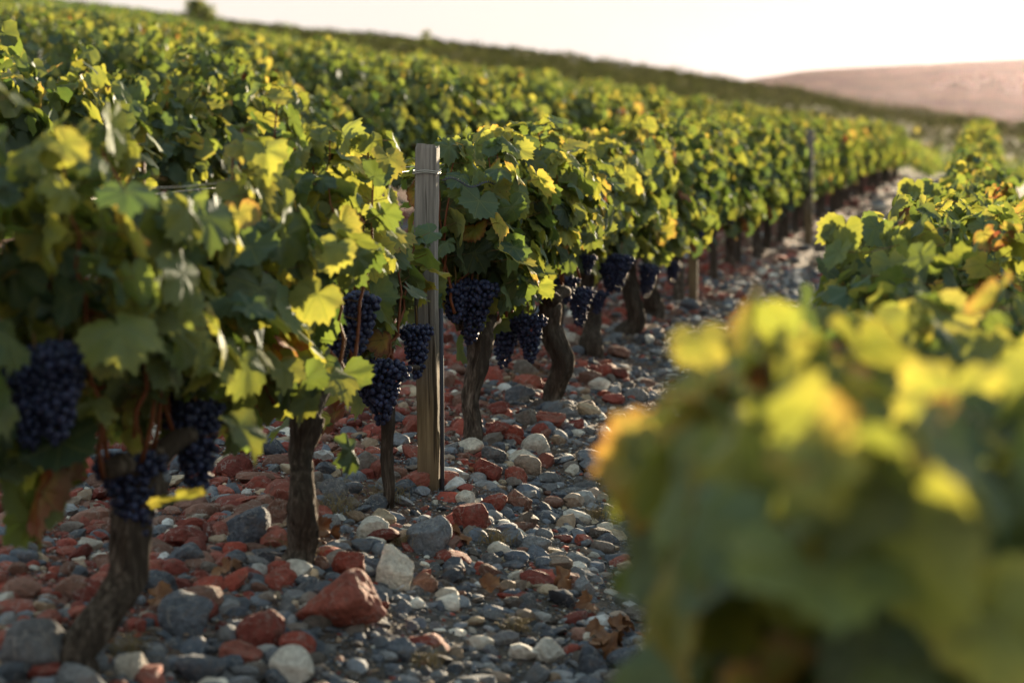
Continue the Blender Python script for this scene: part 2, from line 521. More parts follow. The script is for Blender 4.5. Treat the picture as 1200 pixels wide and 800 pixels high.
hx = np.linspace(-900, 2600, 176); hy = np.concatenate([np.linspace(1500, 3100, 50), np.linspace(3150, 4200, 12)])
HX, HY = np.meshgrid(hx, hy, indexing='ij')
def hill_height(x, y):
    prof = np.interp(x, [-900, -420, -340, -250, -130, 60, 300, 900, 1600, 2600], [-30, 22, 62, 79, 86, 94, 96, 88, 100, 70])
    p = np.stack([x.ravel() * 0.01, y.ravel() * 0.01, np.zeros(x.size)], -1)
    nz = wob(p, 1.1, np.random.default_rng(3), 4).reshape(x.shape)
    ramp = sstep(1550, 3000, y)
    h = -46 + (prof + 46) * (0.25 * sstep(1500, 2100, y) + 0.75 * ramp) - 0.05 * np.clip(y - 3050, 0, 2000)
    return h + nz * (2.2 + 9 * ramp * (1 - ramp) * 2)
HZ = hill_height(HX, HY)
nx, ny = HX.shape
ii = (np.arange(nx - 1)[:, None] * ny + np.arange(ny - 1)[None]).ravel()
q = np.stack([ii, ii + ny, ii + ny + 1, ii + 1], -1).ravel()
hl = mesh_obj("hills", np.stack([HX, HY, HZ], -1).reshape(-1, 3), q, np.full(len(q) // 4, 4), [M_HILL])
tag(hl, "long low wooded hill across the valley", kind="structure")

def haze_box():
    x0, x1, y0, y1, z0, z1 = -460, 4050, -70, 9100, -260, 125
    v = [(x, y, z) for x in (x0, x1) for y in (y0, y1) for z in (z0, z1)]
    f = [0, 1, 3, 2, 4, 6, 7, 5, 0, 4, 5, 1, 2, 3, 7, 6, 0, 2, 6, 4, 1, 5, 7, 3]
    m = bpy.data.materials.new("evening_haze"); m.use_nodes = True
    nt = m.node_tree; nt.nodes.clear()
    out = nt.nodes.new("ShaderNodeOutputMaterial"); pv = nt.nodes.new("ShaderNodeVolumePrincipled")
    pv.inputs["Color"].default_value = (0.90, 0.71, 0.82, 1)
    pv.inputs["Density"].default_value = HAZE
    pv.inputs["Anisotropy"].default_value = 0.85
    nt.links.new(pv.outputs[0], out.inputs["Volume"])
    o = mesh_obj("haze", v, f, [4] * 6, [m], smooth=False)
    tag(o, "thin evening haze over the valley", kind="stuff")
HAZE = 0.0000046
haze_box()

# ------------------------------------------------------------------ leaves
def leaf_outline(n, teeth):
    """one grape leaf, petiole joint at the origin, tip along +v, about 1 wide"""
    deg = np.array([0, 11, 24, 33, 47, 57, 70, 84, 98, 108, 126, 146, 162, 176])
    rad = np.array([.98, .91, .83, .80, .91, .95, .86, .77, .82, .85, .76, .68, .56, .18])
    th = np.linspace(-176, 176, n)
    r = np.interp(np.abs(th), deg, rad)
    if teeth:
        r = r * (1 + 0.08 * np.where(np.arange(n) % 2 == 0, 1, -1) * np.clip(1.2 - np.abs(th) / 190, 0, 1))
    t = np.radians(th)
    return np.stack([np.sin(t) * r, np.cos(t) * r], -1) * 0.61

def leaf_template(kind, rng):
    if kind == 'hi': n, rings = 41, (0.45, 1.0)
    elif kind == 'mid': n, rings = 17, (1.0,)
    else: n, rings = 9, (1.0,)
    o = leaf_outline(n, kind == 'hi')
    if kind != 'hi':
        o = o * (1 + 0.05 * rng.normal(size=(n, 1)))
    o = o * np.array([rng.uniform(0.92, 1.08), rng.uniform(0.9, 1.1)])
    uv = np.concatenate([[[0, 0]]] + [o * r for r in rings])
    e = np.concatenate([[0]] + [np.full(n, r) for r in rings])
    u, v = uv[:, 0], uv[:, 1]
    r2 = u * u + v * v
    ang = np.arctan2(u, v)
    fold = rng.uniform(-0.05, 0.34); cup = rng.uniform(-0.65, 0.40); wave = rng.uniform(0.03, 0.11); tipd = rng.uniform(-0.05, 0.5)
    w = fold * np.abs(u) + cup * r2 + wave * e ** 1.5 * np.sin(ang * rng.integers(4, 7) + rng.uniform(0, 6)) * 0.9
    w = w - tipd * np.clip(v, 0, 1) ** 2 + rng.uniform(-.35, .35) * np.clip(u, 0, 1) ** 2 + rng.uniform(-.35, .35) * np.clip(-u, 0, 1) ** 2
    V = np.stack([u, v, w], -1)
    F, Z = [], []
    j = np.arange(n - 1)
    tri = np.stack([np.zeros(n - 1, int), 1 + j + 1, 1 + j], -1)
    F.append(tri.ravel()); Z += [3] * (n - 1)
    for k in range(len(rings) - 1):
        a, b_ = 1 + k * n, 1 + (k + 1) * n
        F.append(np.stack([a + j, a + j + 1, b_ + j + 1, b_ + j], -1).ravel()); Z += [4] * (n - 1)
    return V, np.concatenate(F), np.array(Z), e
TRNG = np.random.default_rng(11)
TEMPL = {k: [leaf_template(k, TRNG) for _ in range(c)] for k, c in (('hi', 12), ('mid', 8), ('low', 6))}

def add_leaves(soup, kind, P, T, Nn, size, age, rng, mi=0):
    """P joint positions, T tip directions, Nn blade normals"""
    T = unit(T - Nn * np.sum(T * Nn, -1, keepdims=True)); B = np.cross(T, Nn)
    pick = rng.integers(0, len(TEMPL[kind]), len(P)); rnd = rng.random(len(P))
    for k, (V, F, Zs, e) in enumerate(TEMPL[kind]):
        s = np.nonzero(pick == k)[0]
        if not len(s): continue
        sz = size[s][:, None, None]
        v = P[s][:, None] + sz * (V[None, :, 0:1] * B[s][:, None] + V[None, :, 1:2] * T[s][:, None] + V[None, :, 2:3] * Nn[s][:, None])
        f = (F[None] + (np.arange(len(s)) * len(V))[:, None]).ravel()
        lf = np.empty((len(s), len(V), 3)); lf[:, :, :2] = V[None, :, :2]; lf[:, :, 2] = rnd[s][:, None]
        soup.add(v.reshape(-1, 3), f, np.tile(Zs, len(s)), mi, leaf=lf.reshape(-1, 3), age=np.repeat(age[s], len(V)), edge=np.tile(e, len(s)))

def add_stems(soup, A, B_, rad, mi):
    """thin three-sided stems from A to B (the petioles)"""
    n = len(A); d = unit(B_ - A); u = unit(np.cross(d, np.array([0.3, 0.2, 1.0]))); w = np.cross(d, u)
    ring = [u * math.cos(a) + w * math.sin(a) for a in (0, 2.094, 4.189)]
    v = np.stack([A + r * rad for r in ring] + [B_ + r * rad for r in ring], 1)
    q = np.array([0, 1, 4, 3, 1, 2, 5, 4, 2, 0, 3, 5])
    f = (q[None] + (np.arange(n) * 6)[:, None]).ravel()
    z = np.zeros(n * 6)
    soup.add(v.reshape(-1, 3), f, np.full(n * 3, 4), mi, leaf=np.zeros((n * 6, 3)), age=z, edge=z)

def grow_vine(rng, shoots=11, top=1.2, head=0.5, half=0.45, wide=0.075, fill=110, low=16, big=1.0, yellow=0.0):
    """-> shoot polylines and leaf arrays, in the vine's own space (x across the row, y along it)"""
    canes, P0, P, T, Nn, SZ, AG = [], [], [], [], [], [], []
    def leaf(node, out, pet, hfrac, small=1.0):
        up = np.array([0, 0, 1.0])
        p = node + out * pet + up * rng.uniform(-0.01, 0.35) * pet
        n = out * rng.uniform(0.45, 1.0) + up * rng.uniform(0.05, 0.75 + 0.35 * hfrac) + rng.normal(size=3) * 0.30
        t = -up * rng.uniform(0.4, 1.0) + out * rng.uniform(0.0, 0.6) + rng.normal(size=3) * 0.35
        P0.append(node); P.append(p); T.append(t); Nn.append(unit(n))
        s = rng.uniform(0.110, 0.182) * (1 - 0.34 * max(0, hfrac - 0.35)) * big * small
        SZ.append(s)
        a = np.clip(rng.normal(0.20, 0.11) + 0.12 * max(0, hfrac - 0.5) + yellow * rng.random() * 0.35, 0, 1)
        if rng.random() < 0.04 + 0.08 * yellow: a = rng.uniform(0.38, 0.62)
        if rng.random() < 0.004 + 0.010 * yellow: a = rng.uniform(0.75, 0.95)
        AG.append(a)
    for k in range(shoots):
        y0 = (k + 0.5) / shoots * 2 * half * 0.8 - half * 0.8 + rng.normal() * 0.03
        b0 = np.array([rng.normal() * 0.03, y0, head + rng.uniform(0.0, 0.09)])
        e = np.array([rng.normal() * wide, y0 * 1.15 + rng.normal() * 0.10, top + rng.normal() * 0.055])
        if rng.random() < 0.16: e[2] += rng.uniform(0.03, 0.12)
        mid = (b0 + e) / 2 + np.array([rng.normal() * 0.07, rng.normal() * 0.06, 0])
        t = np.linspace(0, 1, 13)[:, None]
        pl = (1 - t) ** 2 * b0 + 2 * t * (1 - t) * mid + t * t * e
        pl[1:-1] += rng.normal(size=(11, 3)) * 0.006
        canes.append(pl)
        for i in range(1, 13):
            h = (pl[i, 2] - head) / (top - head)
            s = (1 if (i + k) % 2 else -1)
            for rep in range(3):
                if rep and rng.random() > (0.70, 0.38)[rep - 1]: continue
                a = rng.normal(0, 0.75)
                out = np.array([s * math.cos(a), math.sin(a), 0]) * (1 if rep != 1 else -1)
                if rep == 2: out = unit(rng.normal(size=3) * np.array([1, 1, 0.2]))
                leaf(pl[i], out, rng.uniform(0.05, 0.135) * (1 - 0.3 * h), h, 1.0 if rep == 0 else 0.82)
        for _ in range(3):                                         # the growing tip
            leaf(pl[-1], unit(rng.normal(size=3) * np.array([1, 1, .4])), 0.03, 1.0, 0.62)
    for _ in range(fill):                                          # leaves of side shoots fill the hedge
        s = rng.choice([-1, 1]); z = rng.uniform(head + 0.02, top - 0.06)
        h = (z - head) / (top - head)
        nd = np.array([s * rng.uniform(0.06, wide + 0.08), rng.uniform(-half, half) * 1.02, z])
        leaf(nd, unit(np.array([s * rng.uniform(.6, 1), rng.normal() * 0.5, 0])), rng.uniform(0.03, 0.10), h)
    for _ in range(low):                                           # leaves hanging below the head
        s = rng.choice([-1, 1])
        nd = np.array([s * rng.uniform(0.02, 0.14), rng.uniform(-half, half) * 0.95, head + rng.uniform(-0.12, 0.05)])
        leaf(nd, unit(np.array([s, rng.normal() * 0.6, 0])), rng.uniform(0.03, 0.08), 0.0, 1.05)
    return canes, *(np.array(a) for a in (P0, P, T, Nn, SZ, AG))

def pix(p):
    """photograph coordinates and distance of points"""
    q = (np.asarray(p, float) - np.array(CAM)) @ np.array(CROT)
    return 600 + FPX * q[:, 0] / -q[:, 2], 400 - FPX * q[:, 1] / -q[:, 2], -q[:, 2]

def foliage_mesh(rng, kind, keep=1.0, at=None, prune=(), xmax=9.0, zmax=9.0, **kw):
    canes, P0, P, T, Nn, SZ, AG = grow_vine(rng, **kw)
    s = (np.abs(P[:, 0]) < xmax) & (P[:, 2] < zmax)                 # trimmed like a hedge
    P0, P, T, Nn, SZ, AG = (x[s] for x in (P0, P, T, Nn, SZ, AG))
    if at is not None and len(prune):
        # gaps in the growth, where the photograph shows them
        ctr = P + unit(T) * SZ[:, None] * 0.25 + np.array(at)
        a, b_, d = pix(ctr)
        s = np.ones(len(P), bool)
        for x0, y0, x1, y1, dmax in prune:
            m = 0.36 * SZ * FPX / d
            s &= ~((a > x0 - m) & (a < x1 + m) & (b_ > y0 - m) & (b_ < y1 + m) & (d < dmax))
        P0, P, T, Nn, SZ, AG = (x[s] for x in (P0, P, T, Nn, SZ, AG))
        cut = []
        for pl in canes:
            a, b_, d = pix(pl + np.array(at))
            bad = np.zeros(len(pl), bool)
            for x0, y0, x1, y1, dmax in prune[:2]:
                bad |= (a > x0) & (a < x1) & (b_ > y0) & (b_ < y1) & (d < dmax)
            k = int(np.argmax(bad)) if bad.any() else len(pl)
            if k >= 4: cut.append(pl[:k])
        canes = cut
    if keep < 1:
        s = rng.random(len(P)) < keep
        P0, P, T, Nn, SZ, AG = (a[s] for a in (P0, P, T, Nn, SZ, AG)); SZ = SZ / keep ** 0.4
    sp = Soup()
    add_leaves(sp, kind, P, T, Nn, SZ, AG, rng, 0)
    if kind == 'hi':
        add_stems(sp, P0, P, 0.0014, 1)
    return sp.mesh("foliage", [M_LEAF if kind == 'hi' else M_LEAF_FAR, M_PETIOLE]), canes

# ------------------------------------------------------------------ trunks, canes, bunches
def trunk_mesh(rng, pts, r0, r1, hi=True):
    """an old gnarled trunk along a polyline, with a swollen head and two stubby arms"""
    pts = np.asarray(pts, float)
    n, sides = (46, 28) if hi else (9, 8)
    t = np.linspace(0, len(pts) - 1, n)
    P = np.stack([np.interp(t, np.arange(len(pts)), pts[:, k]) for k in range(3)], -1)
    for _ in range(6 if hi else 1):
        P[1:-1] = (P[:-2] + 2 * P[1:-1] + P[2:]) / 4
    f = np.linspace(0, 1, n)
    rad = r0 + (r1 - r0) * f + 0.45 * r0 * np.exp(-f * 11) + 0.25 * r1 * np.exp(-((f - 0.93) / 0.08) ** 2)
    v, q, sz = tube(P, rad, sides)
    ctr = np.repeat(P, sides, 0); d = v - ctr
    ang = np.tile(np.linspace(0, 2 * np.pi, sides, endpoint=False), n); ff = np.repeat(f, sides)
    k = 1 + 0.10 * np.sin(5 * ang + 7 * ff + rng.uniform(0, 6)) + 0.08 * np.sin(9 * ang - 9 * ff + rng.uniform(0, 6)) + 0.20 * wob(v * 9, 1.6, rng, 2) + 0.25 * np.maximum(0, wob(v * 5, 1.8, rng, 1) - 0.5)
    if hi: k = k + 0.10 * np.sin(13 * ang + 4 * ff + 3 * np.sin(ff * 13))
    sp = Soup(); sp.add(ctr + d * k[:, None], q, sz)
    top = P[-1]
    for s in (-1, 1):                                              # the arms
        m = 8 if hi else 4
        a = np.linspace(0, 1, m)[:, None]
        arm = top + a * np.array([rng.normal() * 0.03, s * rng.uniform(0.14, 0.24), rng.uniform(0.02, 0.08)]) + np.sin(a * 3.1) * np.array([0, 0, 0.02])
        arm = np.vstack([top - [0, 0, 0.03], arm])
        v, q, sz = tube(arm, np.linspace(r1 * 0.95, r1 * 0.45, m + 1), 12 if hi else 6)
        v = v + (v - np.repeat(arm, 12 if hi else 6, 0)) * (0.22 * wob(v * 14, 1.5, rng, 2))[:, None]
        sp.add(v, q, sz)
    return sp.mesh("trunk", [M_BARK])

def bunch_mesh(rng, L, Rm, br=0.0090, sub=2):
    """one bunch: berries packed on a cone with shoulders, on a short stem"""
    pts = []
    tries = 0
    while tries < 9000 and len(pts) < 260:
        tries += 1
        t = rng.random() ** 0.85
        prof = Rm * (min(1, t * 6 + 0.45)) * (1 - t) ** 0.55 + 0.006
        rr = prof * rng.uniform(0.2, 1.0) ** 0.5
        a = rng.uniform(0, 6.283)
        p = np.array([rr * math.cos(a) * 0.95, rr * math.sin(a) * 1.05, -0.02 - t * L])
        if t < 0.22 and rng.random() < 0.3: p[1] += Rm * 0.35 * (1 if rng.random() < .6 else -1)
        if all(np.sum((p - q) ** 2) > (1.62 * br) ** 2 for q in pts): pts.append(p)
    V, F = ICO[sub]
    sp = Soup()
    for p in pts:
        r = br * rng.uniform(0.74, 1.14)
        sp.add(V * r * np.array([1, 1, rng.uniform(1, 1.1)]) + p, F.ravel(), [3] * len(F), 0, berry=np.full(len(V), rng.random()))
    st = np.array([[0, 0, 0.045], [0.004, 0, 0.01], [0, 0.002, -0.03], [0, 0, -L * 0.8]])
    v, q, z = tube(st, [0.0028, 0.0025, 0.002, 0.001], 6)
    sp.add(v, q, z, 1, berry=np.zeros(len(v)))
    return sp.mesh("grape_bunch", [M_GRAPE, M_PETIOLE])
BR = np.random.default_rng(21)
BUNCH = [bunch_mesh(BR, L, r) for L, r in ((0.155, 0.046), (0.185, 0.050), (0.125, 0.045), (0.17, 0.040), (0.105, 0.036))]
BLEN = [0.175, 0.205, 0.145, 0.19, 0.125]

def hang_bunch(vine, px, py, h, x, off=0.0):
    """a bunch whose middle is seen at (px, py), h pixels tall, on the row side at x"""
    c = on_plane(px, py, x)
    d = (c - CAM).length
    want = h / FPX * d
    i = min(range(len(BUNCH)), key=lambda k: abs(BLEN[k] - want) + (0.012 if k % 2 == int(px) % 2 else 0))
    s = want / BLEN[i]
    s = max(0.8, min(1.35, s))
    loc = Vector((c.x, c.y, c.z + BLEN[i] * s * 0.5)) - vine.location
    return link("grape_bunch", BUNCH[i], vine, loc, (random.uniform(-.12, .12), random.uniform(-.12, .12), random.uniform(0, 6.28)), (s, s, s))

# ------------------------------------------------------------------ the vines of the post row, nearest ones in detail
ROW = 2.15
XM, XR = -2.0, 0.0
def hero(name_label, px, py, seed, tilt=(0, 0), r0=0.052, r1=0.042, head=0.46, canes_on=True, group="vines of the post row", loc=None, **kw):
    g = ground_at(px, py) if loc is None else Vector(loc)
    rng = np.random.default_rng(seed)
    o = empty("grape_vine", (g.x, g.y, tz(g.x, g.y) - 0.02))
    tag(o, name_label, "grape vine", group)
    tx, ty = tilt
    h = head
    base = np.array([-tx, -ty, -0.03])
    k = rng.normal(size=(3, 2)) * 0.032
    pts = np.array([base, base * 0.85 + [k[0, 0], k[0, 1], h * 0.22], base * 0.5 + [k[1, 0], k[1, 1], h * 0.5], base * 0.15 + [k[2, 0], k[2, 1] - 0.02, h * 0.78], [0, 0, h]])
    # the trunk's foot stands where the photograph shows it, so the head is offset
    o.location.x += tx; o.location.y += ty
    link("trunk", trunk_mesh(rng, pts, r0, r1), o)
    fm, canes = foliage_mesh(rng, 'hi', head=head + 0.03, at=tuple(o.location), prune=PRUNE, **kw)
    link("foliage", fm, o)
    if canes_on:
        for pl in canes:
            v, q, sz = tube(pl, np.linspace(0.0062, 0.0022, len(pl)), 7)
            mesh_obj("cane", v, q, sz, [M_CANE], o)
    return o

FX = XM + 0.16
BUNCHES = [('V1', 72, 455, 130, FX), ('V1', 40, 470, 110, FX - .06), ('V1', 228, 520, 118, FX), ('V1', 150, 580, 120, FX - .04), ('V1', 190, 470, 70, XM),
                     ('V2', 424, 376, 82, FX + .02), ('V2', 398, 400, 75, FX - .06), ('V2', 318, 425, 60, XM), ('V2', 372, 440, 70, XM - .02), ('V2', 345, 415, 70, XM - .05),
                     ('V2b', 453, 456, 84, FX), ('V2b', 488, 408, 68, FX), ('V2b', 430, 450, 50, FX - .1),
                     ('V3', 560, 360, 78, FX + .02), ('V3', 533, 352, 50, FX - .05), ('V3', 545, 372, 60, FX - .06), ('V3', 619, 394, 62, FX), ('V3', 590, 398, 66, FX - .12), ('V3', 600, 378, 50, FX - .1),
                     ('V4', 664, 337, 36, FX), ('V4', 679, 358, 52, FX), ('V4', 690, 308, 26, FX), ('V4', 640, 345, 40, FX - .1),
                     ('more[1]', 728, 318, 48, FX), ('more[1]', 714, 322, 44, FX - .06), ('more[2]', 762, 328, 44, FX), ('more[2]', 700, 352, 30, FX - .1),
                     ('more[3]', 790, 318, 30, FX - .05)]
# gaps: beside the post, between the two nearest vines, and in front of each bunch that shows
PRUNE = [(482, 156, 520, 335, 6.6), (176, 60, 268, 226, 7.0), (498, 340, 516, 560, 6.6), (318, 500, 372, 680, 5.6), (95, 610, 185, 790, 4.9), (532, 430, 578, 525, 7.6), (628, 400, 664, 475, 8.6), (440, 500, 460, 590, 6.4)] + \
        [(px - h * .27, py - h * .42, px + h * .27, py + h * .42, (on_plane(px, py, x) - CAM).dot(CROT @ Vector((0, 0, -1))) + 0.04) for _, px, py, h, x in BUNCHES if x > FX - .055]

V1 = hero("nearest vine by the stones, thick trunk leaning towards the post, three hanging bunches", 98, 788, 101, tilt=(0.06, 0.22), r0=0.040, r1=0.037, head=0.43,
          shoots=13, top=1.17, half=0.50, wide=0.09, fill=140, low=20, yellow=0.6)
V2 = hero("vine with a bare dark trunk standing behind the big red rock", 333, 672, 102, tilt=(0.03, 0.13), r0=0.037, r1=0.035, head=0.44,
          shoots=11, top=1.08, half=0.44, fill=110, low=8, yellow=0.45)
V2b = hero("young vine with the thinnest trunk, two bunches hanging beside the wooden post", 449, 592, 103, tilt=(0.0, 0.02), r0=0.020, r1=0.018, head=0.42,
           shoots=6, top=0.92, half=0.28, fill=55, low=14, yellow=0.8)
V3 = hero("first vine beyond the wooden post, crooked trunk under a big dark bunch", 547, 527, 104, tilt=(0.02, 0.16), r0=0.036, r1=0.038, head=0.45,
          shoots=13, top=1.15, half=0.52, fill=125, low=8, yellow=0.4)
V4 = hero("straight-trunked vine standing second beyond the wooden post", 645, 478, 105, tilt=(0.0, 0.0), r0=0.040, r1=0.040, head=0.48,
          shoots=12, top=1.09, half=0.52, fill=125, low=8, yellow=0.5)
more = []
ydir = V4.location.y
for k, (seed, lab, thin) in enumerate([(106, "thin-trunked vine standing third beyond the wooden post", True),
                                       (107, "vine standing fourth beyond the wooden post with a bunch high on its side", False),
                                       (108, "leaning vine standing fifth beyond the wooden post", False),
                                       (109, "vine standing sixth beyond the wooden post with yellow low leaves", False)]):
    y = ydir + 0.98 * (k + 1) + random.uniform(-.08, .08)
    more.append(hero(lab, 0, 0, seed, tilt=(random.uniform(-.02, .04), random.uniform(0.0, 0.2)), r0=0.028 if thin else 0.05, r1=0.026 if thin else 0.045,
                     head=0.47, loc=(XM, y, 0), shoots=11, top=1.09, half=0.54, fill=130, low=12, yellow=0.6))
V0 = hero("vine before the nearest leaning trunk, only its leaves in view", 0, 0, 110, loc=(XM - 0.05, V1.location.y - 1.05, 0), canes_on=False,
          shoots=10, top=1.18, half=0.5, fill=120, low=10, yellow=0.6)

for v, px, py, h, x in BUNCHES:
    v = {'V1': V1, 'V2': V2, 'V2b': V2b, 'V3': V3, 'V4': V4}.get(v) or more[int(v[5])]
    hang_bunch(v, px, py, h, x)

# ------------------------------------------------------------------ all other vines of the near block (copies share their meshes)
VR = np.random.default_rng(31)
MIDF = [foliage_mesh(np.random.default_rng(200 + i), 'mid', 0.95, big=0.92, shoots=11, top=1.10, half=0.54, fill=120, low=10, yellow=0.2 + 0.08 * (i % 4))[0] for i in range(7)]
LOWF = [foliage_mesh(np.random.default_rng(230 + i), 'mid', 0.95, big=0.80, shoots=11, top=1.19, half=0.54, fill=110, low=6, yellow=0.12 + 0.06 * (i % 3))[0] for i in range(6)]
HIF = [foliage_mesh(np.random.default_rng(260 + i), 'hi', shoots=14, top=1.12, half=0.52, wide=0.15, fill=240, low=26, xmax=0.32, zmax=1.2, yellow=0.30)[0] for i in range(4)]
NEARF = foliage_mesh(np.random.default_rng(270), 'hi', shoots=18, top=1.22, half=0.40, wide=0.20, fill=200, low=30, yellow=0.6, big=1.15, xmax=0.33, zmax=1.21)[0]
MIDT = [trunk_mesh(np.random.default_rng(290 + i), [[VR.normal() * .03, VR.normal() * .05, -0.04], [VR.normal() * .02, VR.normal() * .03, .2], [0, 0, .48]], VR.uniform(.03, .05), VR.uniform(.03, .045), False) for i in range(6)]

def vine(x, y, fol, label, group, trunk=True, top=None, rz=None):
    o = empty("grape_vine", (x, y, tz(x, y) - 0.02), math.pi * int(VR.integers(0, 2)) if rz is None else rz)
    tag(o, label, "grape vine", group)
    s = VR.uniform(0.93, 1.06) if top is None else top
    link("foliage", fol, o, None, None, (VR.uniform(.9, 1.12), 1.0, s))
    if trunk: link("trunk", MIDT[int(VR.integers(0, 6))], o, None, None, (1, 1, s))
    return o

ORD = "seventh eighth ninth tenth eleventh twelfth thirteenth fourteenth".split()
y = more[-1].location.y + 1.0
k = 0
while y < 50:
    if k < len(ORD):
        lab, grp = f"vine standing {ORD[k]} beyond the wooden post in the same row", "vines of the post row"
    else:
        lab, grp = "small far vine towards the end of the post row", "far vines at the end of the post row"
    o = vine(XM + VR.normal() * 0.03, y, MIDF[int(VR.integers(0, 7))], lab, grp)
    if k < 4:
        for _ in range(2):
            link("grape_bunch", BUNCH[int(VR.integers(0, 5))], o, (VR.choice([-.13, .13]), VR.uniform(-.3, .3), VR.uniform(.6, .72)), (0, 0, VR.uniform(0, 6)))
    if 20.5 < y < 21.6:
        y += 0.2
    y += 1.0 + VR.normal() * 0.05; k += 1

RLAB = ["closest vine of the low row, huge soft leaves cut off by the lower border", "big blurred vine of the low row crowding the gravel path",
        "second blurred vine along the low row beside the path", "third blurred vine along the low row beside the path",
        "fourth vine along the low row beside the path", "fifth vine along the low row beside the path", "sixth vine along the low row beside the path"]
y = 0.84; k = 0
while y < 50:
    lab, grp = (RLAB[k], "vines of the low row") if k < len(RLAB) else ("far vine along the low row beside the path", "far vines of the low row")
    vine((0.20, 0.00, -0.15, -0.15, -0.12, -0.08)[k] if k < 6 else XR - 0.03 + VR.normal() * 0.04, y, NEARF if k == 1 else HIF[k % 4] if k < 9 else MIDF[int(VR.integers(0, 7))], lab, grp, True, (1.0, 1.03, 1.0)[k] if k < 3 else VR.uniform(0.95, 1.04), 0.24 if k == 1 else None)
    y += 1.46 if k == 0 else 1.15 if k == 1 else 1.0 + VR.normal() * 0.05; k += 1

for r, y0 in ((1, 6.4), (2, 10.2), (3, 14.2), (4, 18), (5, 22), (6, 26)):
    y = y0
    word = "first second third fourth fifth sixth".split()[r - 1]
    while y < 50:
        vine(XM - ROW * r + VR.normal() * 0.04, y, (MIDF if r == 1 else LOWF)[int(VR.integers(0, 6))],
             f"leafy vine in the {word} row up the slope behind the post row", f"vines of the {word} row behind the post row", r == 1, VR.uniform(0.9, 1.1))
        y += 1.0 + VR.normal() * 0.06

# ------------------------------------------------------------------ the rest of the vineyard: nobody could count it
def far_rows():
    rng = np.random.default_rng(41)
    sp = Soup(); scrub = Soup()
    for r in range(-24, 78):
        x = XM - ROW * r
        u = -x
        y0 = max(u / math.tan(R(31)), 12) if u > 0 else u / -math.tan(R(8))
        if -1 <= r <= 6: y0 = max(y0, 50.6)
        y = y0
        while y < 760:
            d = math.hypot(x, y)
            seg = max(1.0, d * 0.02)
            s = min(0.40, 0.110 + d * 0.0009)
            n = int(seg * 1.5 / (s * s) * (0.75 if d < 120 else 0.62))
            if u < 25: n = int(n * 0.6)
            if u < 70 and y > 100 and (y + 0.12 * x) % 17 > 11.5:          # tracks between the lower plots
                y += seg; continue
            # patches of stronger and weaker growth
            hgt = 1.08 + 0.09 * math.sin(y * 0.31 + r * 1.7) + 0.07 * math.sin(y * 1.13 + r) + rng.normal() * 0.05
            if math.sin(y * 0.045 + r * 0.9) + math.sin(y * 0.017 - r * 0.31) > 1.75 and d > 60:
                y += seg; continue
            if d > 220:
                # clumped crowns keep the far rows uneven
                hgt += rng.normal() * 0.10
            belt = 285 < y < 325 and u < 160                        # a belt of taller dark growth before the valley
            if belt: hgt *= 2.0; n = int(n * 1.5)
            px = x + rng.normal(size=n) * (0.17 if y < 90 or u > 35 else 0.55)
            py = y + rng.random(n) * seg
            if u < 70 and y > 95:                                   # lower plots planted the other way
                py = np.round(py / 2.4) * 2.4 + rng.normal(size=n) * 0.15
                px = x + rng.uniform(-1.1, 1.1, n)
            t = rng.random(n) ** 0.6
            pz = 0.45 + t * (hgt - 0.45) + 0.10 * rng.normal(size=n) * t
            side = np.where(px > x, 1.0, -1.0)
            Nn = unit(np.stack([side * rng.uniform(.1, 1, n), rng.normal(size=n) * .5 - 0.15, 0.08 + 0.35 * t], -1) + rng.normal(size=(n, 3)) * 0.25)
            T = np.stack([side * 0.3, rng.normal(size=n) * 0.5, -np.ones(n)], -1) + rng.normal(size=(n, 3)) * 0.3
            age = np.clip(rng.normal(0.17 if y < 95 or u > 70 else 0.20, 0.12, n) + 0.08 * (math.sin(y * 0.02 + r * 0.4)) + 0.08 * t - (0.25 if belt else 0), 0, 0.85)
            P = np.stack([px, py, terrain(px, py) + pz], -1)
            if d > 90: hol = rng.random(n) < 0.5 + 0.5 * np.sin(py * 0.9 + 2 * np.sin(r * 2.3)) ; age = age * np.where(hol, 0.55, 1.0)
            add_leaves(scrub if (u < 70 and y > 125 or belt) else sp, 'low', P, T, Nn, s * rng.uniform(0.8, 1.25, n), age, rng)
            y += seg
    o = link("scrub_foliage", scrub.mesh("scrub_foliage", [M_SCRUB]))
    tag(o, "dull olive scrub and hedges beyond the end of the rows", "scrub", kind="stuff")
    me = sp.mesh("far_vine_rows", [M_LEAF_FAR])
    o = link("vineyard_foliage", me)
    tag(o, "rows of green vines covering the hillside up to the skyline", "vineyard", kind="stuff")
    return len(me.polygons)
NF = far_rows()
print("far faces", NF)

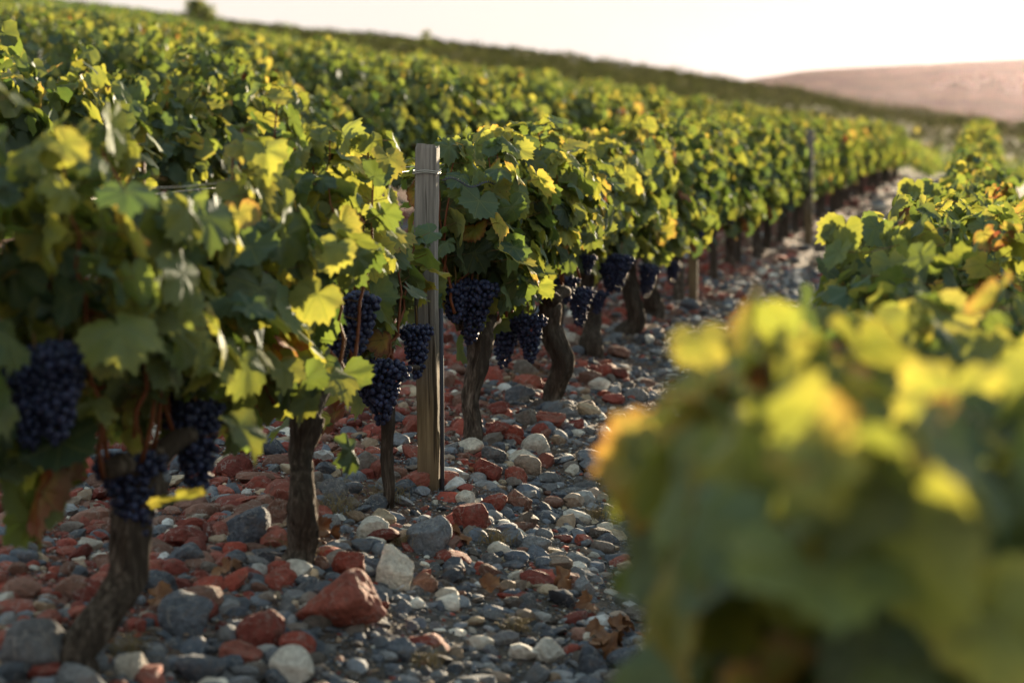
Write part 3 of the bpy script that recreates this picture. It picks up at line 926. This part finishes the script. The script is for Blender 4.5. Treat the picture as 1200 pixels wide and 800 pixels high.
# ------------------------------------------------------------------ posts, stake, wires
def post_mesh(h, w, d, rng):
    n = 24
    zs = np.concatenate([np.linspace(-0.15, h - 0.012, n - 1), [h]])
    V = []
    c = 0.10
    prof = np.array([(-1 + c, -1), (-.3, -1.01), (.3, -1.0), (1 - c, -1), (1, -1 + c), (1.005, 0), (1, 1 - c), (1 - c, 1), (0, 1.0), (-1 + c, 1), (-1, 1 - c), (-1.0, 0), (-1, -1 + c)])
    for i, z in enumerate(zs):
        s = 1.0 if i < n - 1 else 0.93
        o = np.array([0.004 * math.sin(z * 5 + 1), 0.003 * math.sin(z * 7)])
        p = prof * np.array([w / 2, d / 2]) * s * (1 + 0.015 * rng.normal(size=(len(prof), 1))) + o
        zz = np.full(len(prof), z) + (rng.normal(size=len(prof)) * 0.004 if i == n - 1 else 0)
        V.append(np.column_stack([p, zz]))
    V = np.concatenate(V); m = len(prof)
    i = np.arange(n - 1)[:, None] * m; j = np.arange(m)[None]; j2 = (j + 1) % m
    q = np.stack([i + j, i + j2, i + m + j2, i + m + j], -1).reshape(-1)
    q = np.concatenate([q, np.arange(m) + (n - 1) * m])
    return make_mesh("post_beam", V, q, [4] * ((n - 1) * m) + [m], [M_WOOD], smooth=False)

PRNG = np.random.default_rng(51)
g1 = ground_at(502, 571)
TOPS = [(g1.x, g1.y, 1.175, "grey weathered square wooden post beside the thin young vine", 0.073),
        (XM + 0.06, g1.y + 7.3, 0.62, "short pale wooden stake among the trunks farther along the post row", 0.06),
        (XM + 0.27, g1.y + 14.4, 1.20, "dark wooden post rising from the leaves far along the row", 0.085)]
posts = []
for x, yy, h, lab, w in TOPS:
    o = empty("wooden_post", (x, yy, tz(x, yy)), 0.06)
    tag(o, lab, "post", "wooden trellis posts")
    link("post_beam", post_mesh(h, w, w * 0.85, PRNG), o)
    posts.append(o)
    if yy < 8:
        # wire wound round the post, with a twisted loose end
        a = np.linspace(0, 2 * np.pi * 2.1, 60)
        ring = np.stack([np.clip(np.cos(a) * .06, -.0415, .0415), np.clip(np.sin(a) * .055, -.0355, .0355), 1.075 + 0.006 * a / 6.28 + 0.003 * np.sin(3 * a)], -1)
        v, q, sz = tube(ring, 0.0019, 6)
        mesh_obj("wire_tie", v, q, sz, [M_WIRE], o)
st = empty("metal_stake", (g1.x + 0.049, g1.y + 0.0, tz(g1.x, g1.y)))
tag(st, "thin steel rod standing against the side of the weathered post", "stake")
v, q, sz = tube([[0.001, 0, -0.1], [0, 0.001, 0.3], [-0.001, 0, 0.62]], 0.0075, 10)
mesh_obj("rod", v, q, sz, [M_STEEL], st)

def wire(h, x, lab, sag=0.01, y0=2.6, y1=50.0):
    yv = np.linspace(y0, y1, 140)
    pts = np.stack([np.full_like(yv, x) + 0.006 * np.sin(yv * 2.3), yv, terrain(np.full_like(yv, XM), yv) * 0 + np.interp(yv, [0, 60], [h, h]) + sag * np.sin(yv * 0.86) + 0.004 * np.sin(yv * 5.1)], -1)
    v, q, sz = tube(pts, 0.0017, 5)
    o = mesh_obj("trellis_wire", v, q, sz, [M_WIRE])
    tag(o, lab, "wire", "trellis wires of the post row")
wire(1.055, XM + 0.075, "upper pale trellis wire passing the front of the wooden post")
wire(1.030, XM - 0.06, "second pale trellis wire just below the upper one")
wire(0.60, XM + 0.02, "low trellis wire running through the bunches")

# twisted wire end leaving the post towards the first vine beyond it
tw = []
for s in (0, math.pi):
    a = np.linspace(0, 1, 70)
    base = np.stack([g1.x + 0.045 + 0.05 * a, g1.y + 0.03 + 0.55 * a, 1.055 + tz(g1.x, g1.y) - 0.035 * a + 0.012 * np.sin(a * 9)], -1)
    base += np.stack([np.cos(a * 70 + s) * .004, np.zeros_like(a), np.sin(a * 70 + s) * .004], -1)
    tw.append(tube(base, 0.0016, 5))
sp = Soup()
for v, q, z in tw: sp.add(v, q, z)
o = link("tie_wire", sp.mesh("tie_wire", [M_STEEL])); tag(o, "twisted wire end leading from the post top into the leaves", "wire")

# ------------------------------------------------------------------ stones
def stone_template(rng, sub, planes, sharp):
    V, F = ICO[sub]
    nrm = unit(rng.normal(size=(planes, 3))); hgt = rng.uniform(0.55, 1.0, planes)
    d = V @ nrm.T
    rr = np.where(d > 0.05, hgt[None] / np.maximum(d, 0.05), 9.0)
    rr = np.concatenate([rr, np.full((len(V), 1), 1.15)], 1)
    r = -np.log(np.sum(np.exp(-rr * sharp), 1)) / sharp              # soft minimum keeps worn edges
    r = r + 0.035 * wob(V * 3, 1.5, rng, 3)
    if sub >= 4:                                                    # chipped, rough faces
        r = r + 0.016 * wob(V * 13, 1.5, rng, 2) + 0.006 * wob(V * 40, 1.5, rng, 1)
    out = V * r[:, None]
    return out / np.abs(out).max(0), F
SR = np.random.default_rng(61)
T_ROUND = {s: [stone_template(SR, s, 9, 9) for _ in range(10)] for s in (1, 2, 3)}
T_ANG = {s: [stone_template(SR, s, 8, 40) for _ in range(12)] for s in (1, 2, 3)}

def rot_rand(rng, tilt=0.35):
    return np.array(Euler((rng.normal() * tilt, rng.normal() * tilt, rng.uniform(0, 6.28))).to_matrix())

TONES = {'grey': [(0.095, 0.112, 0.145), (0.068, 0.082, 0.110), (0.145, 0.163, 0.195), (0.105, 0.122, 0.155), (0.12, 0.125, 0.14), (0.19, 0.20, 0.22), (0.14, 0.122, 0.112)],
         'red': [(0.25, 0.056, 0.040), (0.185, 0.045, 0.036), (0.26, 0.080, 0.060), (0.19, 0.10, 0.078)],
         'white': [(0.56, 0.54, 0.50), (0.48, 0.49, 0.50), (0.58, 0.54, 0.48)],
         'cream': [(0.40, 0.32, 0.23), (0.34, 0.25, 0.18), (0.27, 0.21, 0.17)]}

def gravel():
    rng = np.random.default_rng(71)
    sp = Soup()
    zones = [(2.6, 5.4, -4.4, 0.3, 1500, 0.008, 0.050, 2), (5.4, 9, -5.0, 0.1, 760, 0.010, 0.058, 2), (2.8, 7.0, -3.6, 0.0, 5200, 0.003, 0.0085, 1), (7.0, 11, -3.4, 0.0, 1500, 0.005, 0.011, 1),
             (9, 18, -5.6, 0.2, 320, 0.016, 0.058, 2), (18, 34, -5.0, 0.2, 60, 0.03, 0.10, 1), (34, 53, -3.4, 0.2, 22, 0.04, 0.12, 1)]
    for y0, y1, x0, x1, dens, s0, s1, sub in zones:
        n = int((y1 - y0) * (x1 - x0) * dens)
        xy = np.stack([rng.uniform(x0, x1, n), rng.uniform(y0, y1, n)], -1)
        # leave out what lies out of the picture to the side or under the low row
        keep = (xy[:, 0] > -0.62 * xy[:, 1] - 0.4) & (xy[:, 0] > -7) & ((xy[:, 0] < -0.1) | (rng.random(n) < 0.4))
        xy = xy[keep]; n = len(xy)
        sz = s0 * (s1 / s0) ** (rng.random(n) ** 2.3)
        patch = np.sin(xy[:, 0] * 2.1 + 1.5 * np.sin(xy[:, 1] * 0.9)) + np.sin(xy[:, 1] * 2.7 + xy[:, 0] * 1.3)
        pr = np.clip(0.035 + 0.44 * sstep(-1.6, -2.2, xy[:, 0] + 0.16 * patch) + 0.04 * patch, 0.02, 0.60)
        c = rng.random(n)
        pick = rng.integers(0, 10, n)
        ang = rng.random(n) < 0.85
        zz = terrain(xy[:, 0], xy[:, 1])
        if y0 >= 18: kk = rng.random(n) < 0.5; xy, zz, c, pick, ang, sz, pr = (q_[kk] for q_ in (xy, zz, c, pick, ang, sz, pr)); n = len(xy)
        kinds = np.where(c < pr, 0, np.where(c < pr + 0.075, 1, np.where(c < pr + (0.17 if y0 < 18 else 0.5), 2, 3)))
        for i in range(n):
            lod = 1 if sz[i] < 0.0135 else sub
            V, F = (T_ANG if ang[i] else T_ROUND)[lod][pick[i]]
            s = sz[i] * (1.35 if kinds[i] == 0 else 1)
            M = rot_rand(rng, 0.25)
            v = (V * np.array([s, s * rng.uniform(.5, .95), s * rng.uniform(.32, .75)])) @ M.T + np.array([xy[i, 0], xy[i, 1], zz[i] + s * rng.uniform(-0.22, 0.30)])
            tl = TONES[('red', 'white', 'cream', 'grey')[kinds[i]]]
            t = np.array(tl[int(rng.integers(0, len(tl)))]) * rng.uniform(0.6, 1.45)
            sp.add(v, F.ravel(), np.full(len(F), 3), 0, tone=np.tile(t, (len(V), 1)))
    me = sp.mesh("gravel", [M_STONE])
    me.set_sharp_from_angle(angle=R(30))
    o = link("gravel", me)
    tag(o, "blue-grey, red and pale pebbles covering the path", "gravel", kind="stuff")
    return len(me.polygons)
print("gravel faces", gravel())

def rock(px, py, w, h, kind, label, seed, deep=0.8, name=None, group=None, ang=True, at=None, size=None):
    rng = np.random.default_rng(seed)
    if at is None:
        g = ground_at(px, py)
        d = (g - CAM).length
        sx, sz = w / FPX * d * 0.5, h / FPX * d * 0.62
        c = Vector((g.x, g.y + sx * deep * 0.5, 0))
    else:
        c = Vector(at); sx, sz = size
    c.z = tz(c.x, c.y)
    V, F = stone_template(rng, 5 if w > 24 else 3, int(rng.integers(9, 14)), 26 if ang else 6)
    M = np.array(Euler((rng.normal() * .12, rng.normal() * .12, rng.uniform(-.5, .5))).to_matrix())
    v = (V @ M.T) * np.array([sx, sx * deep, sz])
    tl = TONES[kind]
    t = np.array(tl[int(rng.integers(0, len(tl)))]) * rng.uniform(0.85, 1.1)
    nm = name or {'grey': 'grey_rock', 'red': 'red_rock', 'white': 'pale_rock', 'cream': 'cream_rock'}[kind]
    o = mesh_obj(nm, v, F.ravel(), [3] * len(F), [M_STONE], None, {'tone': np.tile(t, (len(v), 1))})
    if ang: o.data.set_sharp_from_angle(angle=R(30))
    o.location = (c.x, c.y, c.z + sz * 0.48)
    tag(o, label, "rock", group)
    return o

ROCKS = [
    (396, 736, 108, 72, 'red', "largest red rock, angular, in front of the bare dark trunk", 1), (458, 690, 50, 62, 'white', "tall pale grey-white rock beside the largest red rock", 1),
    (436, 634, 44, 32, 'white', "white rounded rock behind the tall pale one", 1), (500, 650, 56, 52, 'grey', "pointed blue-grey rock near the tall pale rock", 1),
    (405, 674, 48, 32, 'red', "red rock lying just behind the largest red rock", 1), (497, 691, 30, 26, 'red', "small sharp red rock touching the tall pale rock", 1),
    (345, 679, 40, 24, 'white', "flat bluish-white stone at the foot of the bare dark trunk", 1), (423, 692, 24, 20, 'white', "little white stone between largest red rock and tall pale rock", 1),
    (377, 668, 22, 18, 'red', "small red cube-like stone above the largest red rock", 1), (549, 622, 50, 40, 'red', "square red rock with pale patches in front of the wooden post", 1),
    (388, 592, 38, 34, 'grey', "dark grey rock left behind the bare trunk", 1), (320, 617, 34, 42, 'red', "upright red rock right behind the bare dark trunk", 1),
    (285, 638, 62, 46, 'grey', "large veined grey rock between the two nearest trunks", 1), (299, 757, 62, 46, 'red', "slanting red rock at the lower edge near the largest red rock", 1),
    (273, 777, 58, 22, 'red', "flat red slab below the slanting red rock", 1), (34, 788, 84, 64, 'grey', "big smooth grey boulder beside the nearest trunk foot", 0),
    (211, 742, 74, 54, 'grey', "broad weathered grey rock beside the nearest leaning trunk", 1), (153, 797, 46, 34, 'white', "pale topped stone at the foot of the nearest trunk", 1),
    (228, 799, 66, 34, 'grey', "smooth oval grey stone at the lower edge", 0), (337, 799, 54, 40, 'white', "cream white broken stone at the lower edge", 1),
    (213, 642, 54, 26, 'red', "wide red rock behind the nearest trunk", 1), (84, 702, 48, 28, 'red', "red rock lying behind the smooth grey boulder", 1),
    (212, 662, 54, 24, 'grey', "long flat blue-grey stone behind the nearest trunk", 0), (183, 696, 44, 34, 'grey', "grey stone close against the nearest leaning trunk", 0),
    (22, 660, 40, 20, 'grey', "small grey stone lying alone far behind the smooth grey boulder", 0), (487, 572, 52, 24, 'red', "red rock leaning against the wooden post foot", 1),
    (571, 566, 36, 32, 'red', "red block in the cluster beyond the wooden post", 1), (602, 570, 30, 26, 'red', "wedge-shaped red rock in the cluster beyond the post", 1),
    (613, 558, 46, 30, 'cream', "round stone with reddish top in the cluster beyond the post", 0), (628, 533, 38, 26, 'white', "pale round stone at the head of the red cluster", 0),
    (573, 542, 34, 24, 'grey', "bluish stone beside the crooked trunk", 0), (607, 598, 34, 26, 'red', "red stone in front of the red cluster", 1),
    (578, 600, 40, 26, 'red', "low broken red stone in front of the red cluster", 1), (636, 500, 46, 22, 'red', "brownish red flat rock beyond the crooked trunk", 1),
    (579, 512, 36, 20, 'red', "jagged red rock right behind the crooked trunk", 1), (615, 498, 30, 22, 'grey', "half-buried grey slab beyond the crooked trunk", 1),
    (688, 488, 32, 20, 'cream', "pinkish pale wedge stone beside the straight trunk", 1), (675, 503, 22, 16, 'red', "deep red stone under the pinkish wedge", 1),
    (608, 472, 38, 22, 'grey', "grey stones hump in front of the straight trunk", 0), (702, 529, 24, 22, 'grey', "dark grey round stone near the blurred leaves", 0),
    (583, 487, 26, 16, 'red', "small red stone between crooked and straight trunk", 1), (627, 646, 44, 18, 'grey', "flat smooth violet-grey stone on the gravel path", 0),
    (650, 667, 40, 22, 'cream', "cream coloured angular stone on the gravel path", 1), (600, 666, 30, 10, 'grey', "thin dark slate pebble on the gravel path", 0),
    (657, 634, 26, 9, 'red', "thin red flake on the gravel path", 0), (560, 672, 22, 15, 'red', "small red stone lying alone on the gravel path", 1),
    (686, 700, 30, 28, 'grey', "dark slate block close to the blurred leaves", 1), (640, 774, 42, 28, 'white', "bright white stone low on the gravel path", 1),
    (690, 790, 44, 36, 'grey', "dark smooth stone beside the dry brown leaves", 0), (734, 788, 50, 32, 'grey', "grey smooth stone under the blurred leaves", 0),
    (602, 704, 42, 14, 'red', "flat pinkish red stone in the middle gravel", 0), (431, 556, 32, 28, 'grey', "upright grey stone behind the young vine", 1),
    (470, 578, 34, 16, 'grey', "low dark stone between young vine and post", 0), (545, 590, 26, 20, 'white', "rough pale stone beside the post foot", 1),
    (412, 598, 22, 18, 'grey', "rounded dark stone beside the young vine foot", 0), (443, 616, 40, 20, 'cream', "greyish brown stone below the young vine", 1),
    (375, 610, 28, 20, 'red', "red pebble rock behind the bare trunk foot", 1), (130, 585, 46, 16, 'red', "red rock under the nearest bunches", 1),
    (50, 736, 44, 24, 'red', "dull red stone behind the smooth grey boulder", 1), (120, 668, 40, 22, 'red', "red stone behind the nearest leaning trunk, below its bunch", 1),
    (300, 478, 0, 0, None, None, 0),
]
for i, (px, py, w, h, kind, lab, ang) in enumerate(ROCKS):
    if kind: rock(px, py, w, h, kind, lab, 500 + i, 0.85 if h > 20 else 0.7, ang=bool(ang))

KR = np.random.default_rng(81)
SCATTER = {'red': ("loose red stone scattered under the vines", "loose red stones under the vines"),
           'grey': ("loose grey stone scattered along the path", "loose grey stones along the path"),
           'white': ("loose white stone scattered along the path", "loose white stones along the path")}
for n, (y0, y1) in ((70, (3.2, 7.5)), (60, (7.5, 14)), (60, (14, 32))):
    for _ in range(n):
        y = KR.uniform(y0, y1)
        x = KR.normal(-2.1, 0.75) if KR.random() < 0.7 else KR.uniform(-4.4, -0.4)
        if x < -0.6 * y or x > -0.25: continue
        kind = KR.choice(['red', 'grey', 'white'], p=[.5, .35, .15] if x < -1.6 else [.14, .66, .2])
        lab, grp = SCATTER[str(kind)]
        s = KR.uniform(0.03, 0.075) * (1 + 0.03 * max(0, y - 8))
        rock(0, 0, 20, 0, str(kind), lab, int(KR.integers(1e6)), KR.uniform(.6, .95), group=grp, ang=KR.random() < .6, at=(x, y, 0), size=(s, s * KR.uniform(.45, .8)))

# ------------------------------------------------------------------ dry leaves and tufts
def dry_mat():
    m, nt, b, out = mat("dry_leaf"); g = N(nt)
    n = g.noise(30, g.new("ShaderNodeTexCoord").outputs["Object"], 4.0)
    nt.links.new(g.ramp(n, [(0.3, (0.09, 0.035, 0.016)), (0.6, (0.22, 0.10, 0.04)), (0.8, (0.30, 0.17, 0.08))]), b.inputs["Base Color"])
    b.inputs["Roughness"].default_value = 0.7
    return m
M_DRY = dry_mat()
M_STRAW = simple("dry_grass", (0.20, 0.16, 0.085), 0.8, 0.2, None, 0.5, 30)
DR = np.random.default_rng(91)
LEAFSPOT = [(700, 752), (712, 762), (722, 748), (716, 772), (735, 742), (704, 770), (270, 672), (262, 682), (185, 712), (195, 722), (385, 640), (372, 632), (540, 640), (690, 720), (560, 560), (660, 690), (365, 645), (572, 700)]
for i, (px, py) in enumerate(LEAFSPOT):
    g = ground_at(px, py)
    V, F, Zs, e = TEMPL['hi'][i % 12]
    v = V.copy(); v[:, 2] = v[:, 2] * 1.6 + 0.55 * (V[:, 0] ** 2 + V[:, 1] ** 2) + 0.12 * np.sin(V[:, 1] * 9)
    s = DR.uniform(0.05, 0.085)
    o = mesh_obj("fallen_leaf", v * s, F, Zs, [M_DRY]); o.location = (g.x, g.y, tz(g.x, g.y) + 0.035)
    o.rotation_euler = (DR.normal() * .5, DR.normal() * .5, DR.uniform(0, 6.28))
    tag(o, "curled brown leaf lying on the stones", "leaf", "fallen brown leaves on the stones")
TUFTS = [(603, 742, 0.06, "dry brown weed tuft in the lower gravel"), (580, 640, 0.07, "dry yellowish tuft on the gravel beside the red stones"), (392, 605, 0.09, "dry straw tuft behind the bare dark trunk"),
         (500, 783, 0.06, "dry tuft at the lower edge of the gravel"), (350, 655, 0.08, "straw heap beside the bare dark trunk foot"), (470, 640, 0.06, "dry stalks between white rock and pointed grey rock"),
         (618, 455, 0.10, "greenish weed tuft beside the straight trunk"), (455, 590, 0.09, "dry stalks round the young vine foot"), (150, 770, 0.07, "dry stalks at the nearest trunk foot"),
         (700, 610, 0.06, "grey dry tuft close to the blurred leaves")]
for px, py, h, lab in TUFTS:
    g = ground_at(px, py); sp = Soup()
    for _ in range(60):
        a = DR.uniform(0, 6.28); l = h * DR.uniform(.5, 1.3); b0 = DR.normal(size=2) * h * 0.35
        d = np.array([math.cos(a), math.sin(a)]) * DR.uniform(.2, 1.0)
        t = np.linspace(0, 1, 5)
        P = np.stack([b0[0] + d[0] * l * t ** 1.5, b0[1] + d[1] * l * t ** 1.5, l * (t - 0.45 * t * t)], -1)
        sp.add(*tube(P, np.linspace(0.0013, 0.0005, 5), 3, False))
    o = link("grass_tuft", sp.mesh("grass_tuft", [M_STRAW])); o.location = (g.x, g.y, tz(g.x, g.y) + 0.01)
    tag(o, lab, "grass tuft", "dry tufts among the stones")

# ------------------------------------------------------------------ far things: trees on the skyline, houses on the hill
def skyline_at(px):
    d = ray(px, 145); d.z = 0; d.normalize()
    best = None
    for t in np.arange(60, 900, 3.0):
        x, y = d.x * t, d.y * t
        e = (tz(x, y) + 1.1 - CAM.z) / t
        if best is None or e > best[0]: best = (e, x, y, t)
    return best

def tree(px, wpx, hpx, label, seed):
    e, x, y, t = skyline_at(px)
    rng = np.random.default_rng(seed)
    w, h = wpx / FPX * t, hpx / FPX * t
    o = empty("tree", (x, y, tz(x, y)))
    tag(o, label, "tree", "lone trees on the skyline")
    th = 0.5 + h * 0.3
    sp = Soup()
    sp.add(*tube([[0, 0, -0.2], [0.05 * w, 0, th * .6], [0, 0, th]], [w * .06, w * .045, w * .03], 8))
    tips = []
    for k in range(8):
        a = k * 2.4; r = w * rng.uniform(.2, .5); tip = np.array([math.cos(a) * r, math.sin(a) * r, 0.6 + h * rng.uniform(.15, .85)])
        sp.add(*tube([[0, 0, th * .7], tip * .5 + [0, 0, th * .3], tip], [w * .03, w * .02, w * .008], 6)); tips.append(tip)
    link("trunk", sp.mesh("trunk", [M_BARK]), o)
    sp = Soup()
    for tip in tips + [np.array([rng.normal() * w * .12, 0, 1.0 + h * .85]) for _ in range(3)]:
        n = 170
        P = tip + rng.normal(size=(n, 3)) * np.array([w * .13, w * .13, h * .11])
        Nn = unit(rng.normal(size=(n, 3)) + [0, 0, .5])
        add_leaves(sp, 'low', P, rng.normal(size=(n, 3)), Nn, np.full(n, w * .07), np.clip(rng.normal(.30, .15, n), 0, .6), rng)
    link("crown", sp.mesh("crown", [M_LEAF_FAR]), o)
tree(233, 36, 20, "bushy brownish tree alone on the skyline", 1)
tree(500, 17, 16, "tiny bush on the skyline between the tree and the far hill", 2)

M_WALL = simple("pale_render", (0.36, 0.30, 0.26), 0.9, 0.1, None, 0.1, 2)
M_TILE = simple("roof_tiles", (0.20, 0.13, 0.10), 0.9, 0.1, None, 0.2, 2)
HR = np.random.default_rng(95)
HOUSES = [(1099, 2300, 15), (1107, 2340, 11), (1131, 2320, 13), (1139, 2280, 10), (1152, 2360, 12), (1175, 2300, 12), (1186, 2250, 16), (1196, 2330, 12)]
for px, yy, w in HOUSES:
    d = ray(px, 120); d = d / d.y; x = d.x * yy
    z = float(hill_height(np.array([x]), np.array([float(yy)]))[0])
    o = empty("house", (x, yy, z), HR.uniform(-.4, .4)); tag(o, "tiny pale house on the hazy hillside", "house", "far houses on the hazy hillside")
    a, b_, h, rf = w / 2, w / 2.6, 6.5, 2.4
    v = [(-a, -b_, -3), (a, -b_, -3), (a, b_, -3), (-a, b_, -3), (-a, -b_, h), (a, -b_, h), (a, b_, h), (-a, b_, h), (-a, 0, h + rf), (a, 0, h + rf)]
    mesh_obj("wall", v, [0, 1, 5, 4, 1, 2, 6, 9, 5, 2, 3, 7, 6, 3, 0, 4, 8, 7], [4, 5, 4, 5], [M_WALL], o, smooth=False)
    k = 0.6
    v = [(-a - k, -b_ - k, h - .4), (a + k, -b_ - k, h - .4), (a + k, 0, h + rf + .25), (-a - k, 0, h + rf + .25), (-a - k, b_ + k, h - .4), (a + k, b_ + k, h - .4)]
    rfm = mesh_obj("roof", v, [0, 1, 2, 3, 3, 2, 5, 4], [4, 4], [M_TILE], o, smooth=False)
    sm = rfm.modifiers.new("thick", 'SOLIDIFY'); sm.thickness = 0.25
